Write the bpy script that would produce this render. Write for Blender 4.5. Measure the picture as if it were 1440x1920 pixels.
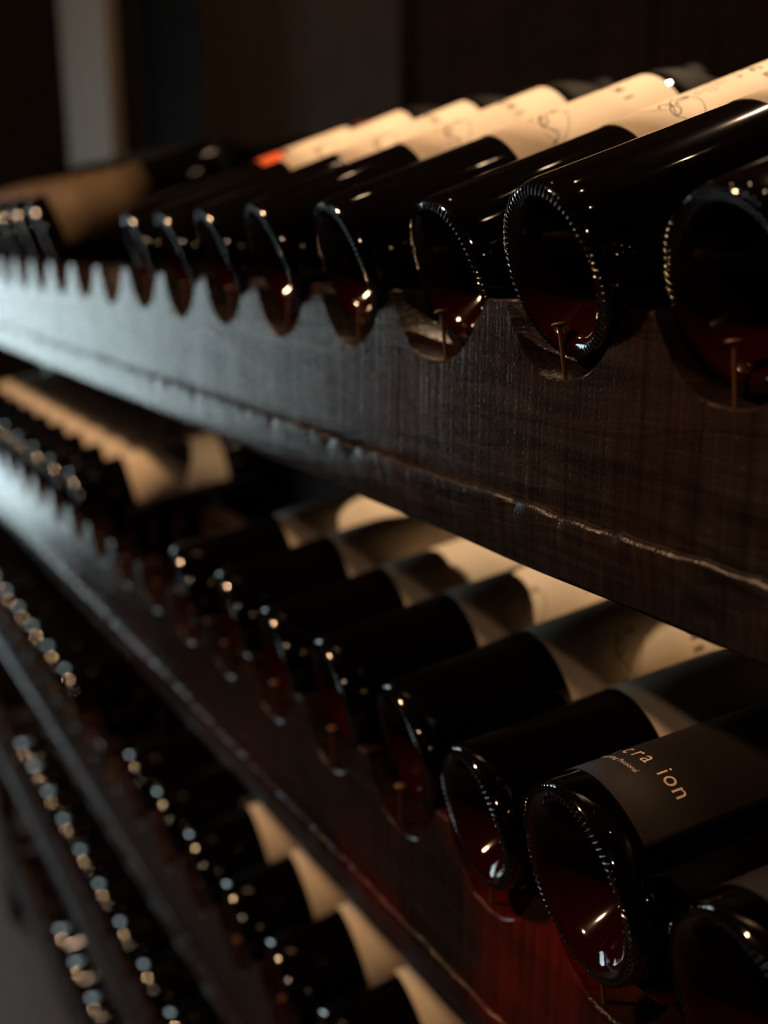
import bpy, bmesh, math, random
from mathutils import Vector, Matrix, noise

random.seed(7)
sc = bpy.context.scene
for o in list(bpy.data.objects):
    bpy.data.objects.remove(o)
COL = sc.collection
R = math.radians

# ------------------------------------------------------------------ camera
ZC = 1.42                                  # camera height above the floor; rack heights below are given relative to it
F_PX = 1940.0
PITCH = math.atan(515.0 / F_PX)
YAW = math.atan(1204.0 * math.cos(PITCH) / F_PX)
cam_d = bpy.data.cameras.new('camera')
cam = bpy.data.objects.new('camera', cam_d)
COL.objects.link(cam)
cam_d.sensor_fit = 'VERTICAL'
cam_d.sensor_height = 36.0
cam_d.lens = F_PX / 1920.0 * 36.0
cam_d.clip_start = 0.01
fwd = Vector((-math.cos(YAW) * math.cos(PITCH), math.sin(YAW) * math.cos(PITCH), -math.sin(PITCH)))
cam.location = (0, -0.30, ZC)
cam.rotation_euler = fwd.to_track_quat('-Z', 'Y').to_euler()
cam_d.dof.use_dof = True
cam_d.dof.focus_distance = 0.455
cam_d.dof.aperture_fstop = 3.7
sc.camera = cam

# ------------------------------------------------------------------ view, world
sc.view_settings.view_transform = 'Standard'
sc.view_settings.look = 'None'
sc.view_settings.gamma = 1.0
sc.view_settings.use_curve_mapping = False
sc.view_settings.exposure = 0.0
sc.cycles.use_denoising = True
sc.cycles.max_bounces = 6
sc.cycles.sample_clamp_indirect = 4.0
w = bpy.data.worlds.new('cellar_air')
sc.world = w
w.use_nodes = True
w.node_tree.nodes['Background'].inputs[0].default_value = (0.5, 0.35, 0.3, 1)
w.node_tree.nodes['Background'].inputs[1].default_value = 0.002


def lamp(name, kind, loc, target, energy, color, **kw):
    d = bpy.data.lights.new(name, kind)
    d.energy = energy
    d.color = color
    for k, v in kw.items():
        setattr(d, k, v)
    o = bpy.data.objects.new(name, d)
    COL.objects.link(o)
    o.location = (loc[0], loc[1], loc[2] + ZC)
    dirv = Vector((target[0] - loc[0], target[1] - loc[1], target[2] - loc[2]))
    o.rotation_euler = dirv.to_track_quat('-Z', 'Y').to_euler()
    return o


# daylight through the glazed opening in the end wall of the cellar
lamp('window_daylight', 'AREA', (-3.04, -0.31, -0.16), (-1.0, -0.31, -0.16), 9.8, (0.74, 0.95, 1.0),
     shape='RECTANGLE', size=0.32, size_y=1.3)
# warm ceiling spot above the back of the rack
lamp('ceiling_spot', 'SPOT', (-0.62, 0.565, 1.02), (-0.54, 0.17, 0.0), 78.0, (1.0, 0.68, 0.41),
     spot_size=R(58), spot_blend=0.45, shadow_soft_size=0.006)
# warm bulbs over the aisle in front of the rack
lamp('aisle_bulb', 'POINT', (-1.25, -0.95, 1.05), (0, 0, 0), 85.0, (1.0, 0.60, 0.32), shadow_soft_size=0.06)
lamp('aisle_bulb_near', 'POINT', (0.80, -1.10, 0.95), (0, 0, 0), 9.0, (1.0, 0.66, 0.46), shadow_soft_size=0.035)
# small downlights in the ceiling right above the rack
for i_, (lx, ly) in enumerate(((-1.05, 0.12), (-0.72, 0.30), (-0.38, 0.16), (-0.16, 0.34), (0.10, 0.06))):
    lamp('downlight', 'POINT', (lx, ly, 1.12), (0, 0, 0), 0.2, (1.0, 0.68, 0.42), shadow_soft_size=0.01)


# ------------------------------------------------------------------ helpers
def link(name, me, mat, parent=None):
    o = bpy.data.objects.new(name, me)
    COL.objects.link(o)
    if mat is not None and len(me.materials) == 0:
        me.materials.append(mat)
    if parent is not None:
        o.parent = parent
    return o


def mesh_from(name, verts, faces, smooth=False):
    me = bpy.data.meshes.new(name)
    me.from_pydata([tuple(v) for v in verts], [], faces)
    me.update()
    if smooth:
        for p in me.polygons:
            p.use_smooth = True
    return me


def box_mesh(name, x0, x1, y0, y1, z0, z1, bevel=0.0):
    bm = bmesh.new()
    bmesh.ops.create_cube(bm, size=1.0)
    for v in bm.verts:
        v.co = Vector((x0 + (v.co.x + .5) * (x1 - x0), y0 + (v.co.y + .5) * (y1 - y0), z0 + (v.co.z + .5) * (z1 - z0)))
    if bevel > 0:
        bmesh.ops.bevel(bm, geom=bm.edges[:], offset=bevel, segments=2, affect='EDGES', profile=0.6)
    me = bpy.data.meshes.new(name)
    bm.to_mesh(me)
    bm.free()
    return me


def empty(name, loc, label, cat, group=None):
    o = bpy.data.objects.new(name, None)
    COL.objects.link(o)
    o.location = loc
    o['label'] = label
    o['category'] = cat
    if group:
        o['group'] = group
    o.empty_display_size = 0.02
    return o


# ------------------------------------------------------------------ materials
def new_mat(name):
    m = bpy.data.materials.new(name)
    m.use_nodes = True
    nt = m.node_tree
    b = nt.nodes['Principled BSDF']
    return m, nt, b


def simple(name, col, rough, metal=0.0, spec=0.5, bump=0.0, scale=200.0):
    m, nt, b = new_mat(name)
    b.inputs['Base Color'].default_value = (*col, 1)
    b.inputs['Roughness'].default_value = rough
    b.inputs['Metallic'].default_value = metal
    b.inputs['Specular IOR Level'].default_value = spec
    tc = nt.nodes.new('ShaderNodeTexCoord')
    n = nt.nodes.new('ShaderNodeTexNoise')
    n.inputs['Scale'].default_value = scale
    n.inputs['Detail'].default_value = 3
    nt.links.new(tc.outputs['Object'], n.inputs['Vector'])
    mx = nt.nodes.new('ShaderNodeMix')
    mx.data_type = 'RGBA'
    mx.inputs[6].default_value = (*[c * 0.85 for c in col], 1)
    mx.inputs[7].default_value = (*[min(1, c * 1.12) for c in col], 1)
    nt.links.new(n.outputs['Fac'], mx.inputs[0])
    nt.links.new(mx.outputs[2], b.inputs['Base Color'])
    if bump > 0:
        bp = nt.nodes.new('ShaderNodeBump')
        bp.inputs['Strength'].default_value = 1.0
        bp.inputs['Distance'].default_value = bump
        nt.links.new(n.outputs['Fac'], bp.inputs['Height'])
        nt.links.new(bp.outputs['Normal'], b.inputs['Normal'])
    return m


def wood(name, dark, mid, red, rough=0.42, seed=0.0, bump=1.0, spec=0.18, stain=None):
    m, nt, b = new_mat(name)
    L = nt.links
    tc = nt.nodes.new('ShaderNodeTexCoord')

    def noise_n(scale_xyz, scale, detail=4, rough_=0.6, dist=0.0):
        mp = nt.nodes.new('ShaderNodeMapping')
        mp.inputs['Scale'].default_value = scale_xyz
        mp.inputs['Location'].default_value = (seed, seed * 1.7, seed * 0.6)
        L.new(tc.outputs['Object'], mp.inputs['Vector'])
        n = nt.nodes.new('ShaderNodeTexNoise')
        n.inputs['Scale'].default_value = scale
        n.inputs['Detail'].default_value = detail
        n.inputs['Roughness'].default_value = rough_
        n.inputs['Distortion'].default_value = dist
        L.new(mp.outputs['Vector'], n.inputs['Vector'])
        return n

    def ramp(src, p0, p1, c0=(0, 0, 0, 1), c1=(1, 1, 1, 1)):
        r = nt.nodes.new('ShaderNodeValToRGB')
        r.color_ramp.elements[0].position = p0
        r.color_ramp.elements[1].position = p1
        r.color_ramp.elements[0].color = c0
        r.color_ramp.elements[1].color = c1
        L.new(src, r.inputs['Fac'])
        return r

    def mix(fac, a, c):
        mx = nt.nodes.new('ShaderNodeMix')
        mx.data_type = 'RGBA'
        L.new(fac, mx.inputs[0])
        for s, val in ((6, a), (7, c)):
            if isinstance(val, tuple):
                mx.inputs[s].default_value = (*val, 1)
            else:
                L.new(val, mx.inputs[s])
        return mx.outputs[2]

    b.inputs['Specular IOR Level'].default_value = spec
    grain = noise_n((3.0, 3.0, 26.0), 3.0, 5, 0.62, 1.4)        # long fibres along the board
    saw = noise_n((150.0, 150.0, 5.0), 1.6, 3, 0.55)            # upright saw marks
    fine = noise_n((1, 1, 1), 620.0, 3, 0.6)
    blot = noise_n((1, 1, 1.6), 9.0, 3, 0.5)
    g = ramp(grain.outputs['Fac'], 0.36, 0.66)
    col = mix(g.outputs['Color'], dark, mid)
    rb = ramp(blot.outputs['Fac'], 0.46, 0.70)
    fac = rb.outputs['Color']
    if stain:                                        # red stain grows stronger towards the +X end of the board
        sx = nt.nodes.new('ShaderNodeSeparateXYZ')
        L.new(tc.outputs['Object'], sx.inputs[0])
        mr = nt.nodes.new('ShaderNodeMapRange')
        mr.inputs[1].default_value, mr.inputs[2].default_value = stain
        mr.inputs[3].default_value, mr.inputs[4].default_value = 0.12, 1.0
        L.new(sx.outputs['X'], mr.inputs[0])
        mm = nt.nodes.new('ShaderNodeMath')
        mm.operation = 'MULTIPLY'
        L.new(fac, mm.inputs[0])
        L.new(mr.outputs[0], mm.inputs[1])
        fac = mm.outputs[0]
    col = mix(fac, col, red)
    sw = ramp(saw.outputs['Fac'], 0.35, 0.75)
    mul = nt.nodes.new('ShaderNodeMix')
    mul.data_type = 'RGBA'
    mul.blend_type = 'MULTIPLY'
    mul.inputs[0].default_value = 0.55
    L.new(col, mul.inputs[6])
    L.new(sw.outputs['Color'], mul.inputs[7])
    L.new(mul.outputs[2], b.inputs['Base Color'])
    rr = nt.nodes.new('ShaderNodeMapRange')
    rr.inputs[3].default_value = rough - 0.05
    rr.inputs[4].default_value = rough + 0.06
    L.new(grain.outputs['Fac'], rr.inputs[0])
    L.new(rr.outputs[0], b.inputs['Roughness'])
    prev = None
    for src, dist in ((grain, 0.0009), (saw, 0.0004), (fine, 0.00028)):
        bp = nt.nodes.new('ShaderNodeBump')
        bp.inputs['Strength'].default_value = 1.0
        bp.inputs['Distance'].default_value = dist * bump
        L.new(src.outputs['Fac'], bp.inputs['Height'])
        if prev:
            L.new(prev.outputs['Normal'], bp.inputs['Normal'])
        prev = bp
    L.new(prev.outputs['Normal'], b.inputs['Normal'])
    return m


M = {}
M['rack'] = wood('rack_wood', (0.013, 0.010, 0.009), (0.052, 0.038, 0.033), (0.042, 0.017, 0.012), 0.24)
M['rack_red'] = wood('red_stained_wood', (0.009, 0.0055, 0.0048), (0.030, 0.017, 0.014), (0.17, 0.009, 0.002), 0.25, 1.3, stain=(-0.60, -0.32))
M['rail'] = wood('rail_wood', (0.012, 0.006, 0.004), (0.035, 0.017, 0.010), (0.03, 0.008, 0.004), 0.55, 3.0)
M['wall'] = wood('wall_wood', (0.006, 0.004, 0.0036), (0.010, 0.0065, 0.0058), (0.015, 0.0065, 0.0045), 0.9, 5.0, 0.15, 0.05)
M['panel'] = wood('panel_wood', (0.022, 0.017, 0.016), (0.028, 0.022, 0.020), (0.030, 0.021, 0.018), 0.9, 8.0, 0.15, 0.1)
M['post'] = simple('post_paint', (0.085, 0.075, 0.064), 0.8, bump=0.0005, scale=60)
M['floor'] = simple('floor_concrete', (0.06, 0.05, 0.05), 0.6, bump=0.002, scale=25)
M['plaster'] = simple('dark_plaster', (0.010, 0.008, 0.0075), 0.9, spec=0.05, bump=0.003, scale=18)
M['nail'] = simple('rusty_nail', (0.17, 0.07, 0.03), 0.5, 0.3, bump=0.0002, scale=900)
M['paper'] = simple('cream_label_paper', (0.70, 0.60, 0.47), 0.65, spec=0.2, bump=0.00006, scale=700)
M['kraft'] = simple('tan_label_paper', (0.115, 0.078, 0.045), 0.65, spec=0.3, bump=0.00006, scale=700)
M['black_paper'] = simple('black_label_paper', (0.016, 0.011, 0.009), 0.6, spec=0.15, bump=0.00005, scale=700)
M['red_paper'] = simple('orange_red_paper', (0.62, 0.10, 0.03), 0.55, spec=0.3, scale=500)
M['ink'] = simple('dark_ink', (0.02, 0.010, 0.010), 0.6, spec=0.2)
M['copper_ink'] = simple('pale_copper_ink', (0.90, 0.66, 0.52), 0.5, spec=0.3)
M['foil'] = simple('black_foil', (0.003, 0.0026, 0.0026), 0.7, spec=0.08, bump=0.0001, scale=300)
M['red_foil'] = simple('red_foil', (0.12, 0.010, 0.006), 0.5, spec=0.3, bump=0.0001, scale=300)
M['cork'] = simple('lamp_black', (0.01, 0.01, 0.01), 0.6)
M['frame'] = simple('window_frame_paint', (0.25, 0.24, 0.22), 0.6)


def glass_mat(name, col, rough, bumpd, ior=1.9):
    m, nt, b = new_mat(name)
    b.inputs['Roughness'].default_value = rough
    b.inputs['IOR'].default_value = ior
    b.inputs['Specular IOR Level'].default_value = 0.5
    tc = nt.nodes.new('ShaderNodeTexCoord')
    n = nt.nodes.new('ShaderNodeTexNoise')
    n.inputs['Scale'].default_value = 55
    n.inputs['Detail'].default_value = 1.5
    nt.links.new(tc.outputs['Object'], n.inputs['Vector'])
    n2 = nt.nodes.new('ShaderNodeTexNoise')
    n2.inputs['Scale'].default_value = 14
    nt.links.new(tc.outputs['Object'], n2.inputs['Vector'])
    mx = nt.nodes.new('ShaderNodeMix')
    mx.data_type = 'RGBA'
    mx.inputs[6].default_value = (*[c * 0.4 for c in col], 1)
    mx.inputs[7].default_value = (*[c * 1.5 for c in col], 1)
    nt.links.new(n2.outputs['Fac'], mx.inputs[0])
    nt.links.new(mx.outputs[2], b.inputs['Base Color'])
    bp = nt.nodes.new('ShaderNodeBump')
    bp.inputs['Strength'].default_value = 1.0
    bp.inputs['Distance'].default_value = bumpd
    nt.links.new(n.outputs['Fac'], bp.inputs['Height'])
    nt.links.new(bp.outputs['Normal'], b.inputs['Normal'])
    return m


M['glass'] = glass_mat('dark_bottle_glass', (0.0020, 0.0012, 0.0010), 0.045, 0.00010)
M['punt'] = glass_mat('wine_glow_base_glass', (0.013, 0.0011, 0.0006), 0.06, 0.0002, 1.42)  # red base colour stands in for light glowing through the wine

# ------------------------------------------------------------------ the room
def struct(name, me, mat, parent=None):
    o = link(name, me, mat, parent)
    if parent is None:
        o['kind'] = 'structure'
    return o


X0, X1, Y0, Y1, ZT = -3.12, 1.6, -2.6, 0.72, 2.62
struct('floor', box_mesh('floor', X0 - .1, X1 + .1, Y0 - .1, Y1 + .1, -.1, 0), M['floor'])
struct('ceiling', box_mesh('ceiling', X0 - .1, X1 + .1, Y0 - .1, Y1 + .1, ZT, ZT + .1), M['plaster'])
struct('wall_right', box_mesh('wall_right', X1, X1 + .1, Y0, Y1, 0, ZT), M['plaster'])
struct('wall_front', box_mesh('wall_front', X0, X1, Y0 - .1, Y0, 0, ZT), M['plaster'])
wb = struct('wall_back', box_mesh('wall_back', X0, X1, Y1, Y1 + .1, 0, ZT), M['plaster'])
# end wall with a window opening
wy0, wy1, wz0, wz1 = -0.49, -0.13, ZC - 0.84, ZC + 0.52
bm = bmesh.new()
me = bpy.data.meshes.new('wall_left')
vs, fs = [], []
def addbox(vs, fs, x0, x1, y0, y1, z0, z1):
    b = len(vs)
    for x in (x0, x1):
        for y in (y0, y1):
            for z in (z0, z1):
                vs.append((x, y, z))
    for f in ((0, 1, 3, 2), (4, 6, 7, 5), (0, 4, 5, 1), (2, 3, 7, 6), (0, 2, 6, 4), (1, 5, 7, 3)):
        fs.append(tuple(b + i for i in f))
bm.free()
addbox(vs, fs, X0 - .1, X0, Y0, wy0, 0, ZT)
addbox(vs, fs, X0 - .1, X0, wy1, Y1, 0, ZT)
addbox(vs, fs, X0 - .1, X0, wy0, wy1, 0, wz0)
addbox(vs, fs, X0 - .1, X0, wy0, wy1, wz1, ZT)
struct('wall_left', mesh_from('wall_left', vs, fs), M['plaster'])
win = struct('window_1', box_mesh('window_1', X0 - .09, X0 - .08, wy0, wy1, wz0, wz1), M['frame'])
for a in ((X0 - .07, X0 + .02, wy0 - .03, wy0 + .02, wz0 - .03, wz1 + .03), (X0 - .07, X0 + .02, wy1 - .02, wy1 + .03, wz0 - .03, wz1 + .03),
          (X0 - .07, X0 + .02, wy0, wy1, wz0 - .03, wz0 + .02), (X0 - .07, X0 + .02, wy0, wy1, wz1 - .02, wz1 + .03)):
    link('window_frame', box_mesh('window_frame', *a), M['frame'], win)

# wall boards behind the rack: one broad paler panel between darker boards
def plank(x0, x1, proud, mat, z0=0.0, z1=ZT - .01):
    link('plank', box_mesh('plank', x0, x1, Y1 - proud, Y1 - .001, z0, z1, 0.004), mat, wb)
edges = [-2.98, -2.64, -2.30, -1.94, -1.59]
for a, b_ in zip(edges[:-1], edges[1:]):
    plank(a + .002, b_ - .002, 0.035, M['panel'])
e2 = [-1.585, -1.28, -1.02, -0.74, -0.44, -0.1, 0.22, 0.55, 0.9, 1.25, 1.59]
for i, (a, b_) in enumerate(zip(e2[:-1], e2[1:])):
    plank(a + .002, b_ - .002, 0.012 if i == 0 else 0.02, M['wall'])

po = link('pillar', box_mesh('pillar', -2.64, -2.29, 0.40, 0.43, 0.0, ZT, 0.006), M['post'])
po['label'] = 'pale painted upright pillar standing behind the far end of the rack'
po['category'] = 'pillar'

# ------------------------------------------------------------------ the rack
S = 0.0944
N3 = -0.346
XL, XR = -2.06, 0.13
BT = 0.026                                           # board thickness
def row_notches(phase, step):
    xs = []
    k = phase
    while True:
        x = N3 + (k - 3) * S
        if x < XL + 0.06:
            break
        if x < XR - 0.055:
            xs.append(x)
        k -= step
    return xs

ROWS = {   # tooth top height, notch phase (in notch units), step, tilt of the bottles
    1: (-0.0275, 7.0, 1.0, 20.0),
    2: (-0.3200, 3.5 + 0.972 * 4, 0.972, 12.0),
    3: (-0.6120, 0.58 + 7, 1.0, 11.0),
    4: (-0.8950, -3.5 + 11, 1.0, 11.0),
    5: (-1.1600, -7.7 + 15, 1.0, 11.0),
}
NOTCH = {r: row_notches(v[1], v[2]) for r, v in ROWS.items()}
HW, DEP = 0.0387, 0.0338

rack = empty('wine_rack', (0, 0, 0), 'dark red-brown wooden wine rack with scalloped shelf boards, filled with bottles', 'wine rack')


def board_mesh(r):
    zt = ROWS[r][0] + ZC
    prof = []                                        # (x, z) along the scalloped top from left to right
    rng = random.Random(40 + r)
    prof.append((XL, zt))
    for x in sorted(NOTCH[r]):
        hw = HW * rng.uniform(0.97, 1.02)
        dp = DEP * rng.uniform(0.96, 1.05)
        lean = rng.uniform(-0.0025, 0.0025)
        cz = rng.uniform(0.0008, 0.0025)
        if r == 1:
            x -= 0.0055
            if abs(x - (N3 - S)) < 0.03:             # one notch was cut a little wider
                x, hw = x - 0.0025, 0.0422
        prof.append((x - hw - 0.0012, zt - rng.uniform(-.0006, .0006)))
        n = 26
        for i in range(n + 1):
            t = math.pi * i / n
            px = -math.cos(t)
            pz = max(0.0, math.sin(t))
            ax = x + hw * px + lean * pz
            az = zt - cz - (dp - cz) * (1 - abs(px) ** 2.5)
            jit = 0.0005
            prof.append((ax + rng.uniform(-jit, jit) * 0.4, az + rng.uniform(-jit, jit)))
        prof.append((x + hw + 0.0012, zt - rng.uniform(-.0006, .0006)))
    prof.append((XR, zt))
    # subdivide long gaps on the flat
    verts, faces = [], []
    ridge = zt - 0.0935
    bot = zt - 0.124
    NR = 7
    for i, (x, z) in enumerate(prof):
        rnd = 0.0011
        col = [(x, BT, z), (x, rnd, z), (x, 0.0, z - rnd)]
        for j in range(1, NR + 1):
            f = j / NR
            zz = (z - rnd) * (1 - f) + (ridge - 0.004) * f
            yy = noise.noise(Vector((x * 18, zz * 30, r * 5.0))) * 0.0005
            col.append((x, yy, zz))
        col.append((x, BT, ridge - 0.004))
        n = len(col)
        b = len(verts)
        verts += col
        if i:
            for j in range(n):
                j2 = (j + 1) % n
                faces.append((b - n + j, b + j, b + j2, b - n + j2))
    n = 4 + NR
    faces.append(tuple(range(n)))
    faces.append(tuple(len(verts) - 1 - q for q in range(n)))
    me = mesh_from('front_board', verts, faces, True)
    me.validate()
    bm = bmesh.new()
    bm.from_mesh(me)
    bmesh.ops.recalc_face_normals(bm, faces=bm.faces[:])
    for e in bm.edges:
        if len(e.link_faces) == 2 and e.calc_face_angle(0) > R(38):
            e.smooth = False
    bm.to_mesh(me)
    bm.free()
    return me


def plank_mesh(r):
    """shelf plank under the toothed board; its worn, lacquered front edge stands a little proud"""
    zt = ROWS[r][0] + ZC
    ridge, bot = zt - 0.0935, zt - 0.124
    verts, faces = [], []
    N = 620
    for i in range(N + 1):
        x = XL + (XR - XL) * i / N
        nz = lambda f, k: noise.noise(Vector((x * f, r * 3.7, k)))
        w1 = nz(16, 1) * 0.0013
        w2 = nz(70, 2) * 0.0008 + nz(230, 3) * 0.0006
        chip = max(0.0, nz(60, 4) - 0.15) * 0.0040
        zr = ridge + w1 + w2
        col = [(x, 0.012, ridge + 0.0012), (x, 0.0002, zr + 0.0016 - chip * .4), (x, -0.0018 + chip * .5, zr + 0.0014 - chip * .5), (x, -0.0034 + chip, zr + 0.0002 - chip * .4),
               (x, -0.0041 + chip, zr - 0.0016), (x, -0.0036 + nz(30, 5) * .0004, zr - 0.006), (x, -0.0024 + nz(24, 6) * .0005, (zr + bot) * .5),
               (x, -0.0010 + nz(30, 7) * .0005, bot + 0.003 + nz(12, 8) * .001), (x, 0.0008, bot + nz(12, 8) * .001), (x, 0.0030, bot - 0.0008), (x, 0.163, bot - 0.0008), (x, 0.163, bot + 0.014), (x, 0.03, bot + 0.016)]
        n = len(col)
        b = len(verts)
        verts += col
        if i:
            for j in range(n):
                j2 = (j + 1) % n
                faces.append((b - n + j, b + j, b + j2, b - n + j2))
    faces.append(tuple(range(n)))
    faces.append(tuple(len(verts) - 1 - q for q in range(n)))
    me = mesh_from('shelf_plank', verts, faces, True)
    bm = bmesh.new()
    bm.from_mesh(me)
    bmesh.ops.recalc_face_normals(bm, faces=bm.faces[:])
    for e in bm.edges:
        if len(e.link_faces) == 2 and e.calc_face_angle(0) > R(50):
            e.smooth = False
    bm.to_mesh(me)
    bm.free()
    return me


def lathe(name, prof, n, closed_ends=True):
    """prof: (radius, axial) ; axis = local +Y"""
    verts, faces = [], []
    rings = []
    for (r_, s) in prof:
        if r_ < 1e-6:
            rings.append([len(verts)])
            verts.append((0, s, 0))
        else:
            ring = []
            for i in range(n):
                a = 2 * math.pi * i / n
                ring.append(len(verts))
                verts.append((r_ * math.sin(a), s, r_ * math.cos(a)))
            rings.append(ring)
    for A, B in zip(rings[:-1], rings[1:]):
        if len(A) == 1 and len(B) == 1:
            continue
        for i in range(n):
            j = (i + 1) % n
            if len(A) == 1:
                faces.append((A[0], B[j], B[i]))
            elif len(B) == 1:
                faces.append((A[i], A[j], B[0]))
            else:
                faces.append((A[i], A[j], B[j], B[i]))
    return mesh_from(name, verts, faces, True)


def nail_mesh():
    prof = [(0, 0), (0.0005, 0.001), (0.0010, 0.004), (0.0011, 0.0355), (0.0014, 0.0362), (0.0035, 0.0366), (0.0037, 0.0372), (0.0030, 0.0379), (0, 0.0381)]
    me = lathe('nail', prof, 10)
    return me


NAIL = nail_mesh()
for r, (zt, ph, st, tilt) in ROWS.items():
    fb = link('front_board', board_mesh(r), M['rack'] if r == 1 else M['rack_red'], rack)
    link('shelf_plank', plank_mesh(r), M['rack'] if r == 1 else M['rack_red'], rack)
    rng = random.Random(90 + r)
    for i, x in enumerate(NOTCH[r]):
        nl = link('nail', NAIL, M['nail'], fb)
        nl.location = (x - 0.0025 + rng.uniform(-.002, .002), 0.0045, ZC + zt - DEP - 0.012)
        nl.rotation_euler = (R(90) + R(rng.uniform(-7, 3)), R(rng.uniform(-13, 1)), 0)
    # rail that carries the bottles towards their shoulders, higher for the steeper rows
    z_c = zt + 0.011
    yr = 0.166
    ztop = z_c + (yr - 0.012) * math.tan(R(tilt)) - 0.0398 / math.cos(R(tilt)) - 0.003
    link('back_rail', box_mesh('back_rail', XL, XR, yr - 0.030, yr - 0.004, ZC + zt - 0.109, ZC + ztop, 0.002), M['rail'], rack)
for xa in (XL - 0.03, XR):
    for ya in (0.002, 0.178):
        link('upright', box_mesh('upright', xa, xa + 0.03, ya, ya + 0.035, 0, ZC + 0.0 if ya < .1 else ZC + 0.02, 0.002), M['rack'], rack)
    for r, v in ROWS.items():
        link('side_rail', box_mesh('side_rail', xa + 0.004, xa + 0.026, 0.036, 0.179, ZC + v[0] - 0.10, ZC + v[0] - 0.07, 0.002), M['rail'], rack)

# ------------------------------------------------------------------ bottles
def bottle_profiles(rb, k):
    ring = rb - 0.0030
    punt = [(0, 0.036 * k), (0.006, 0.0350 * k), (0.013, 0.0300 * k), (0.0195, 0.0225 * k), (0.0250, 0.0140 * k), (0.0288, 0.0068 * k),
            (0.0310, 0.0024), (ring - 0.0035, 0.0006), (ring - 0.0012, 0.0)]
    sc_ = rb / 0.0398
    punt = [(a * sc_ if i < 7 else a, b) for i, (a, b) in enumerate(punt)]
    body = [(ring - 0.0012, 0.0), (ring + 0.0003, 0.0002), (ring + 0.0012, 0.0008), (ring + 0.0020, 0.0022), (ring + 0.0026, 0.0046), (ring + 0.00292, 0.0078), (rb, 0.0120), (rb, 0.016), (rb, 0.03), (rb, 0.11), (rb, 0.226),
            (rb - 0.0006, 0.232), (rb * 0.93, 0.242), (rb * 0.80, 0.254), (rb * 0.62, 0.265), (rb * 0.48, 0.275), (rb * 0.405, 0.286), (rb * 0.385, 0.298),
            (0.0146, 0.325), (0.0146, 0.334), (0.0162, 0.335), (0.0162, 0.344), (0.0150, 0.346), (0.0, 0.346)]
    cap = [(rb - 0.0002, 0.2252), (rb + 0.0004, 0.2254), (rb + 0.0004, 0.2320), (rb * 0.93 + 0.0008, 0.2424), (rb * 0.80 + 0.0008, 0.2545), (rb * 0.62 + 0.0009, 0.2656), (rb * 0.48 + 0.0010, 0.2755), (rb * 0.405 + 0.0012, 0.286), (rb * 0.392 + 0.0012, 0.290), (rb * 0.385 + 0.0008, 0.299), (0.0156, 0.326), (0.0156, 0.333), (0.0171, 0.3345), (0.0171, 0.3445),  # foil extended down over the shoulder to hide the ceiling spot's glint on the glass
           (0.0160, 0.3475), (0.0, 0.348)]
    return punt, body, cap


def knurl_mesh(rb, n=76):
    """slanted little ridges round the bearing ring of the base"""
    ring = rb - 0.0030
    verts, faces = [], []
    for i in range(n):
        a0 = 2 * math.pi * i / n
        b = len(verts)
        segs = 5
        pts = []
        for j in range(segs):
            f = j / (segs - 1)
            rr = ring - 0.0030 + 0.0050 * f
            aa = a0 + 0.040 * (f - 0.5) + 0.012 * math.sin(f * math.pi)
            s = -0.0001 if rr < ring - 0.0012 else 0.00025 * ((rr - ring + 0.0012) / 0.0016) ** 2.0
            h = 0.00062 * math.sin(math.pi * (0.12 + 0.76 * f))
            wd = 0.00052 * math.sin(math.pi * (0.15 + 0.7 * f))
            pts.append((rr, aa, s, h, wd))
        for (rr, aa, s, h, wd) in pts:
            da = wd / rr
            for (d, hh) in ((-da, 0.0), (-da * 0.45, h * 0.85), (da * 0.45, h * 0.85), (da, 0.0)):
                verts.append((rr * math.sin(aa + d), s - hh + 0.0001, rr * math.cos(aa + d)))
        for j in range(segs - 1):
            for q in range(3):
                faces.append((b + j * 4 + q, b + j * 4 + q + 1, b + (j + 1) * 4 + q + 1, b + (j + 1) * 4 + q))
        faces.append((b, b + 1, b + 2, b + 3))
        e = b + (segs - 1) * 4
        faces.append((e + 3, e + 2, e + 1, e))
    return mesh_from('knurled_ring', verts, faces, True)


def label_mesh(rb, l0, l1, a0, a1, th=0.00035):
    n, m = 40, 3
    verts, faces = [], []
    for side in (th, 0.00002):
        for j in range(m + 1):
            s = l0 + (l1 - l0) * j / m
            for i in range(n + 1):
                a = R(a0 + (a1 - a0) * i / n)
                verts.append(((rb + side) * math.sin(a), s, (rb + side) * math.cos(a)))
    W = n + 1
    T = W * (m + 1)
    for j in range(m):
        for i in range(n):
            faces.append((j * W + i, j * W + i + 1, (j + 1) * W + i + 1, (j + 1) * W + i))
            faces.append((T + j * W + i, T + (j + 1) * W + i, T + (j + 1) * W + i + 1, T + j * W + i + 1))
    for i in range(n):
        faces.append((i, T + i, T + i + 1, i + 1))
        e = m * W
        faces.append((e + i, e + i + 1, T + e + i + 1, T + e + i))
    for j in range(m):
        faces.append((j * W, (j + 1) * W, T + (j + 1) * W, T + j * W))
        faces.append((j * W + n, T + j * W + n, T + (j + 1) * W + n, (j + 1) * W + n))
    me = mesh_from('label', verts, faces, True)
    return me


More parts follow.
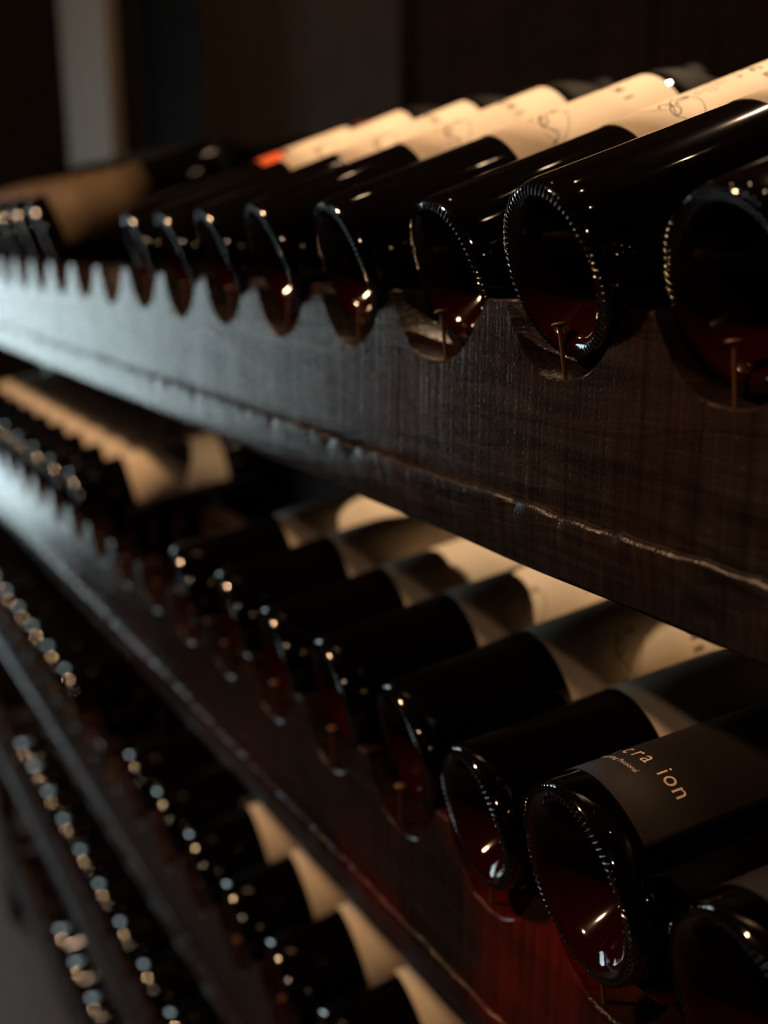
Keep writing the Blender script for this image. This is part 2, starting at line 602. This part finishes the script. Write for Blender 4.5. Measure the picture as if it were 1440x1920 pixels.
_txt_cache = {}
def text_geo(body, size, spacing=1.0, offset=0.0):
    key = (body, size, spacing, offset)
    if key in _txt_cache:
        return _txt_cache[key]
    cu = bpy.data.curves.new('lettering_curve', 'FONT')
    cu.body = body
    cu.size = size
    cu.space_character = spacing
    cu.offset = offset
    cu.resolution_u = 3
    o = bpy.data.objects.new('lettering_tmp', cu)
    COL.objects.link(o)
    dg = bpy.context.evaluated_depsgraph_get()
    ev = o.evaluated_get(dg)
    me = ev.to_mesh()
    vs = [(v.co.x, v.co.y) for v in me.vertices]
    fs = [tuple(p.vertices) for p in me.polygons]
    ev.to_mesh_clear()
    bpy.data.objects.remove(o)
    bpy.data.curves.remove(cu)
    _txt_cache[key] = (vs, fs)
    return vs, fs


class Print:
    """flat print wrapped on a bottle: a = angle from the top (deg, to the right), s = distance from the base"""
    def __init__(self, rb):
        self.r = rb + 0.00050
        self.v, self.f = [], []

    def pt(self, a, s, lift=0.0):
        self.v.append(((self.r + lift) * math.sin(a), s, (self.r + lift) * math.cos(a)))
        return len(self.v) - 1

    def text(self, body, size, a_deg, s, spacing=1.0, offset=0.0, center=False):
        vs, fs = text_geo(body, size, spacing, offset)
        if not vs:
            return
        xs = [v[0] for v in vs]
        dx = -(min(xs) + max(xs)) / 2 if center else -min(xs)
        b = len(self.v)
        for (x, y) in vs:
            self.pt(R(a_deg) + (x + dx) / self.r, s + y)
        for f in fs:
            self.f.append(tuple(b + i for i in f))

    def stroke(self, pts, w0, w1=None, closed=False):
        """pts: (deg, s)"""
        w1 = w0 if w1 is None else w1
        P = [(R(a) * self.r, s) for a, s in pts]
        # Catmull-Rom refinement
        Q = []
        n = len(P)
        for i in range(n - 1):
            p0, p1, p2, p3 = P[max(i - 1, 0)], P[i], P[i + 1], P[min(i + 2, n - 1)]
            for k in range(6):
                t = k / 6
                Q.append(tuple(0.5 * (2 * p1[c] + (p2[c] - p0[c]) * t + (2 * p0[c] - 5 * p1[c] + 4 * p2[c] - p3[c]) * t * t + (3 * p1[c] - p0[c] - 3 * p2[c] + p3[c]) * t ** 3) for c in (0, 1)))
        Q.append(P[-1])
        b = len(self.v)
        m = len(Q)
        for i, q in enumerate(Q):
            p, nx = Q[max(i - 1, 0)], Q[min(i + 1, m - 1)]
            dx, dy = nx[0] - p[0], nx[1] - p[1]
            l = math.hypot(dx, dy) or 1
            wd = (w0 + (w1 - w0) * i / (m - 1)) / 2
            for sg in (1, -1):
                self.pt((q[0] - sg * dy / l * wd) / self.r, q[1] + sg * dx / l * wd)
        for i in range(m - 1):
            self.f.append((b + 2 * i, b + 2 * i + 1, b + 2 * i + 3, b + 2 * i + 2))

    def build(self, name, mat, parent):
        me = mesh_from(name, self.v, self.f)
        return link(name, me, mat, parent)


def vine_print(p, da=0.0, ds=0.0):
    A = lambda *pts: [(a + da, s + ds) for a, s in pts]
    th = 0.00058
    p.stroke(A((17.8, .1420), (24, .1432), (30, .1412), (33.5, .1366), (28, .1368), (22, .1385), (18.2, .1415)), th, th * 1.4)
    p.stroke(A((18, .1415), (24, .1400), (33, .1370), (38, .1385), (46, .1425)), th, th * .6)
    p.stroke(A((18, .1417), (13, .1415), (9, .1390), (12, .1372), (16, .1350)), th * 1.3, th)
    p.stroke(A((18, .1417), (12, .1440), (8, .1475), (9, .1500)), th * 1.2, th)
    p.stroke(A((14, .1470), (18, .1450), (20, .1462)), th * 1.2)
    p.stroke(A((10, .1500), (13, .1525), (16, .1500), (13, .1480)), th * 1.2)
    p.stroke(A((9, .1530), (14, .1545), (17, .1515)), th * 1.1)
    p.stroke(A((14, .1530), (20, .1560), (30, .1550), (40, .1510), (50, .1450), (56, .1400)), th * .6, th * .5)
    p.stroke(A((22, .1368), (16, .1330), (8, .1290), (1, .1280), (-8, .1300)), th * .6, th * .5)
    p.stroke(A((38, .1385), (48, .1400), (52, .1370), (46, .1345), (40, .1340)), th * .7, th * .6)
    p.stroke(A((52, .1370), (54, .1350), (53, .1335)), th * 2.0, th * 1.4)


def fine_lines(p, da=0.0):
    th = 0.00055
    rng = random.Random(3)
    for s, a0, n in ((.1888, 6, 3), (.1800, 9, 2), (.1765, 5, 3), (.1730, 3, 4), (.1690, 9, 4), (.1655, 11, 3), (.1615, 11, 2), (.1590, 13, 2)):
        for i in range(n):
            a = a0 + i * 3.6 + rng.uniform(-.6, .6) + da
            l = rng.uniform(.5, 1.0)
            p.stroke([(a, s), (a + l, s + .0006), (a + l * 1.6, s - .0002)], th * .9)
    p.stroke([(14.5 + da, .1900), (13 + da, .1886), (15 + da, .1876), (17.5 + da, .1882)], th)


P_W, B_W, C_W = bottle_profiles(0.0398, 1.0)
P_S, B_S, C_S = bottle_profiles(0.0460, 1.15)
G = {
    'wine': dict(rb=0.0398, punt=lathe('punt', P_W, 56), body=lathe('glass_body', B_W, 56), cap=lathe('extended_capsule', C_W, 28), knurl=knurl_mesh(0.0398)),
    'sparkling': dict(rb=0.0460, punt=lathe('punt', P_S, 64), body=lathe('glass_body', B_S, 64), cap=lathe('extended_capsule', C_S, 28), knurl=knurl_mesh(0.0460, 88)),
}
LAB = {
    'cream': label_mesh(0.0398, 0.110, 0.222, -112, 112),
    'cream_low': label_mesh(0.0398, 0.099, 0.212, -112, 112),
    'cream_near': label_mesh(0.0398, 0.066, 0.180, -112, 112),
    'red': label_mesh(0.0398, 0.128, 0.151, -60, 60),
    'cream_short': label_mesh(0.0398, 0.154, 0.218, -112, 112),
    'kraft': label_mesh(0.0460, 0.0225, 0.138, -112, 112),
    'black': label_mesh(0.0460, 0.0175, 0.140, -100, 46),
}
LMAT = {'cream': 'paper', 'cream_low': 'paper', 'cream_near': 'paper', 'cream_short': 'paper', 'red': 'red_paper', 'kraft': 'kraft', 'black': 'black_paper'}


def bottle(x, y, z, tilt, yaw=10.0, kind='wine', labels=('cream',), foil='foil', label='', group=None):
    """x, y, z: centre of the base (z relative to the camera height)"""
    o = empty('wine_bottle' if kind == 'wine' else 'sparkling_wine_bottle', (x, y, z + ZC), label, 'bottle', group)
    o.rotation_euler = (R(tilt), 0, -R(yaw))
    g = G[kind]
    link('glass_body', g['body'], M['glass'], o)
    pu = link('punt', g['punt'], M['punt'], o)
    kn = link('knurled_ring', g['knurl'], M['glass'], pu)
    kn['kind'] = 'stuff'
    cp = link('extended_capsule', g['cap'], None, o)
    if len(g['cap'].materials) == 0:
        g['cap'].materials.append(M['foil'])
    cp.material_slots[0].link = 'OBJECT'
    cp.material_slots[0].material = M[foil]
    labs = []
    for l in labels:
        lo = link('label', LAB[l], M[LMAT[l]], o)
        if l == 'red':
            lo['label'] = 'small orange-red paper label'
        labs.append(lo)
    return o, labs


ORD = ['first', 'second', 'third', 'fourth', 'fifth', 'sixth', 'seventh', 'eighth', 'ninth', 'tenth', 'eleventh', 'twelfth', 'thirteenth', 'fourteenth']


def nx(k):
    return N3 + (k - 3) * S


# top row: (notch, y, z, tilt, labels, foil, label)
TOP = [
    (4, -0.0091, -0.0197, 19, ('cream',), 'foil', 'dark wine bottle on the top shelf, base cut by the right edge of the picture'),
    (3, -0.0115, -0.0152, 19, ('cream',), 'foil', 'dark wine bottle on the top shelf with its whole ridged base in sharp focus'),
    (2, 0.0006, -0.0187, 20, ('cream',), 'foil', 'top-shelf wine bottle whose cream label shows the letters NC above a vine drawing'),
    (1, -0.0069, -0.0170, 20, ('cream',), 'foil', 'top-shelf wine bottle whose cream label shows the clear letters HI'),
    (0, -0.0089, -0.0156, 20.5, ('cream',), 'foil', 'top-shelf wine bottle with blurred HI on its cream label, fifth base from the right'),
    (-1, -0.0066, -0.0167, 21, ('cream',), 'foil', 'top-shelf wine bottle with cream label, sixth base from the right'),
    (-2, -0.0043, -0.0164, 21.5, ('cream',), 'foil', 'top-shelf wine bottle with cream label, seventh base from the right'),
    (-3, -0.0026, -0.0150, 20, ('red', 'cream_short'), 'red_foil', 'wine bottle with small orange-red label beside the three empty notches of the top shelf'),
]
made = {}
for k, y, z, t, labs, foil, lb in TOP:
    made[('t', k)] = bottle(nx(k) - 0.0045, y + 0.0045 * 0.3 / abs(nx(k)), z, t, 10.0, 'wine', labs, foil, lb, 'bottles on the top shelf')
for i, k in enumerate((-7, -8, -9, -10, -11, -12, -13)):
    bottle(nx(k), 0.003, -0.0010, 19, 10.0, 'sparkling', ('kraft',), 'foil',
           'blurred tan-labelled bottle on the far top shelf, %s past the empty notches' % ORD[i], 'bottles on the top shelf')

# second row
SEC = [
    (-1, -0.0263, -0.2782, 9, 'sparkling', ('black',), 'black-labelled sparkling bottle at the lower right corner, base cut by the frame'),
    (0, -0.0243, -0.2749, 8, 'sparkling', ('black',), 'sparkling bottle whose black label reads ion and Passional in pale letters'),
    (1, -0.0120, -0.2944, 9.5, 'wine', ('cream_low',), 'second-shelf bottle with deep red base, directly left of the bottle labelled ion'),
    (2, 0.0012, -0.2973, 12, 'wine', ('cream_low',), 'second-shelf wine bottle whose shaded cream label shows the letters CHE'),
    (3, 0.0020, -0.2999, 12, 'wine', ('cream_low',), 'second-shelf wine bottle, third base left of the bottle labelled ion'),
    (4, 0.0035, -0.3062, 12, 'wine', ('cream_low',), 'second-shelf wine bottle, fourth base left of the bottle labelled ion'),
    (5, 0.0045, -0.3038, 12, 'wine', ('cream_low',), 'second-shelf wine bottle, fifth base left of the bottle labelled ion'),
    (6, -0.0020, -0.3060, 12, 'wine', ('cream_low',), 'second-shelf wine bottle, last base before the three empty notches'),
]
def n2(j):
    return N3 + (3.5 - 0.972 * j - 3) * S + (0.003 if j < 0 else 0.0)
for j, y, z, t, kind, labs, lb in SEC:
    made[('s', j)] = bottle(n2(j), y, z, t, 10.0, kind, labs, 'foil', lb, 'bottles on the second shelf')
for i, j in enumerate(range(10, 19)):
    bottle(n2(j), 0.0, -0.3050, 11, 10.0, 'wine', ('cream_near',), 'foil',
           'blurred bottle with lamp-lit cream label on the second shelf, %s past the empty notches' % ORD[i], 'bottles on the second shelf')

# third, fourth and fifth rows
for i, k in enumerate([1.58, .58, -.42, -1.42, -2.42, -3.42, -4.42]):
    bottle(nx(k), 0.0, ROWS[3][0] + 0.0125, 11, 10.0, 'wine', ('cream_near',) if i < 5 else (), 'foil',
           'wine bottle on the third shelf, %s from the bottom edge of the picture' % ORD[i], 'bottles on the third shelf')
for i, k in enumerate([-7.42, -8.42, -9.42, -10.42, -11.42, -12.42, -13.42]):
    bottle(nx(k), 0.0, ROWS[3][0] + 0.0125, 11, 10.0, 'wine', (), 'foil',
           'blurred dark bottle on the far third shelf, %s past its empty notches' % ORD[i], 'bottles on the third shelf')
for i, k in enumerate([-2.5, -3.5, -4.5, -5.5, -6.5, -7.5, -8.5, -9.5, -10.5, -11.5]):
    bottle(nx(k), 0.0, ROWS[4][0] + 0.0125, 11, 10.0, 'wine', (), 'foil',
           'blurred dark bottle on the fourth shelf, %s from the bottom edge of the picture' % ORD[i], 'bottles on the fourth shelf')
for i, k in enumerate([-5.7, -6.7, -7.7, -8.7, -9.7]):
    bottle(nx(k), 0.0, ROWS[5][0] + 0.0125, 11, 10.0, 'wine', (), 'foil',
           'blurred dark bottle on the lowest visible shelf, %s from the bottom edge of the picture' % ORD[i], 'bottles on the lowest visible shelf')

# ------------------------------------------------------------------ print on the labels
def cream_print(key, letters, vine=None, fine=False, lname='lettering'):
    o, labs = made[key]
    p = Print(0.0398)
    for ch, a, s in letters:
        p.text(ch, 0.0090, a, s - 0.0027, center=True, offset=0.00025)
    if letters:
        p.build('lettering', M['ink'], labs[-1])
    if vine is not None or fine:
        q = Print(0.0398)
        if vine is not None:
            vine_print(q, vine)
        if fine:
            fine_lines(q)
        q.build('vine_drawing', M['ink'], labs[-1])

cream_print(('t', 2), [('N', -4.5, .2005), ('C', 11, .2000), ('E', 27.5, .1995)], 0.0, True)
cream_print(('t', 1), [('C', -1, .1945), ('H', 19.7, .1950), ('I', 35.7, .1940)], -2.0)
cream_print(('t', 0), [('C', 9, .1890), ('H', 24.7, .1885), ('I', 38.9, .1885)], -1.0)
cream_print(('t', -1), [('C', 12, .1890), ('H', 27, .1885), ('I', 41, .1885)], 0.0)
cream_print(('t', -2), [], 0.0)
cream_print(('t', 3), [], 6.0)
cream_print(('s', 2), [('C', 44, .1895), ('H', 59, .1900), ('E', 74, .1895)], 22.0)
cream_print(('s', 3), [('C', 36, .1890), ('H', 49, .1888)], 20.0)

o, labs = made[('s', 0)]
p = Print(0.0460)
p.text('u', 0.0118, -39, .0412, offset=0.00002)
p.text('c', 0.0118, -25.5, .0412, offset=0.00002)
p.text('r', 0.0118, -14.5, .0412, offset=0.00002)
p.text('a', 0.0118, -6.5, .0412, offset=0.00002)
p.text('i', 0.0118, 9.6, .0412, offset=0.00002)
p.text('o', 0.0118, 13.8, .0412, offset=0.00002)
p.text('n', 0.0118, 23.0, .0412, offset=0.00002)
p.text('Sparkling Passional', 0.0039, -32.0, .0334)
p.build('lettering', M['copper_ink'], labs[0])
o, labs = made[('s', -1)]
p = Print(0.0460)
p.text('a', 0.0058, -16, .038)
p.text('l', 0.0058, -11, .038)
p.build('lettering', M['copper_ink'], labs[0])
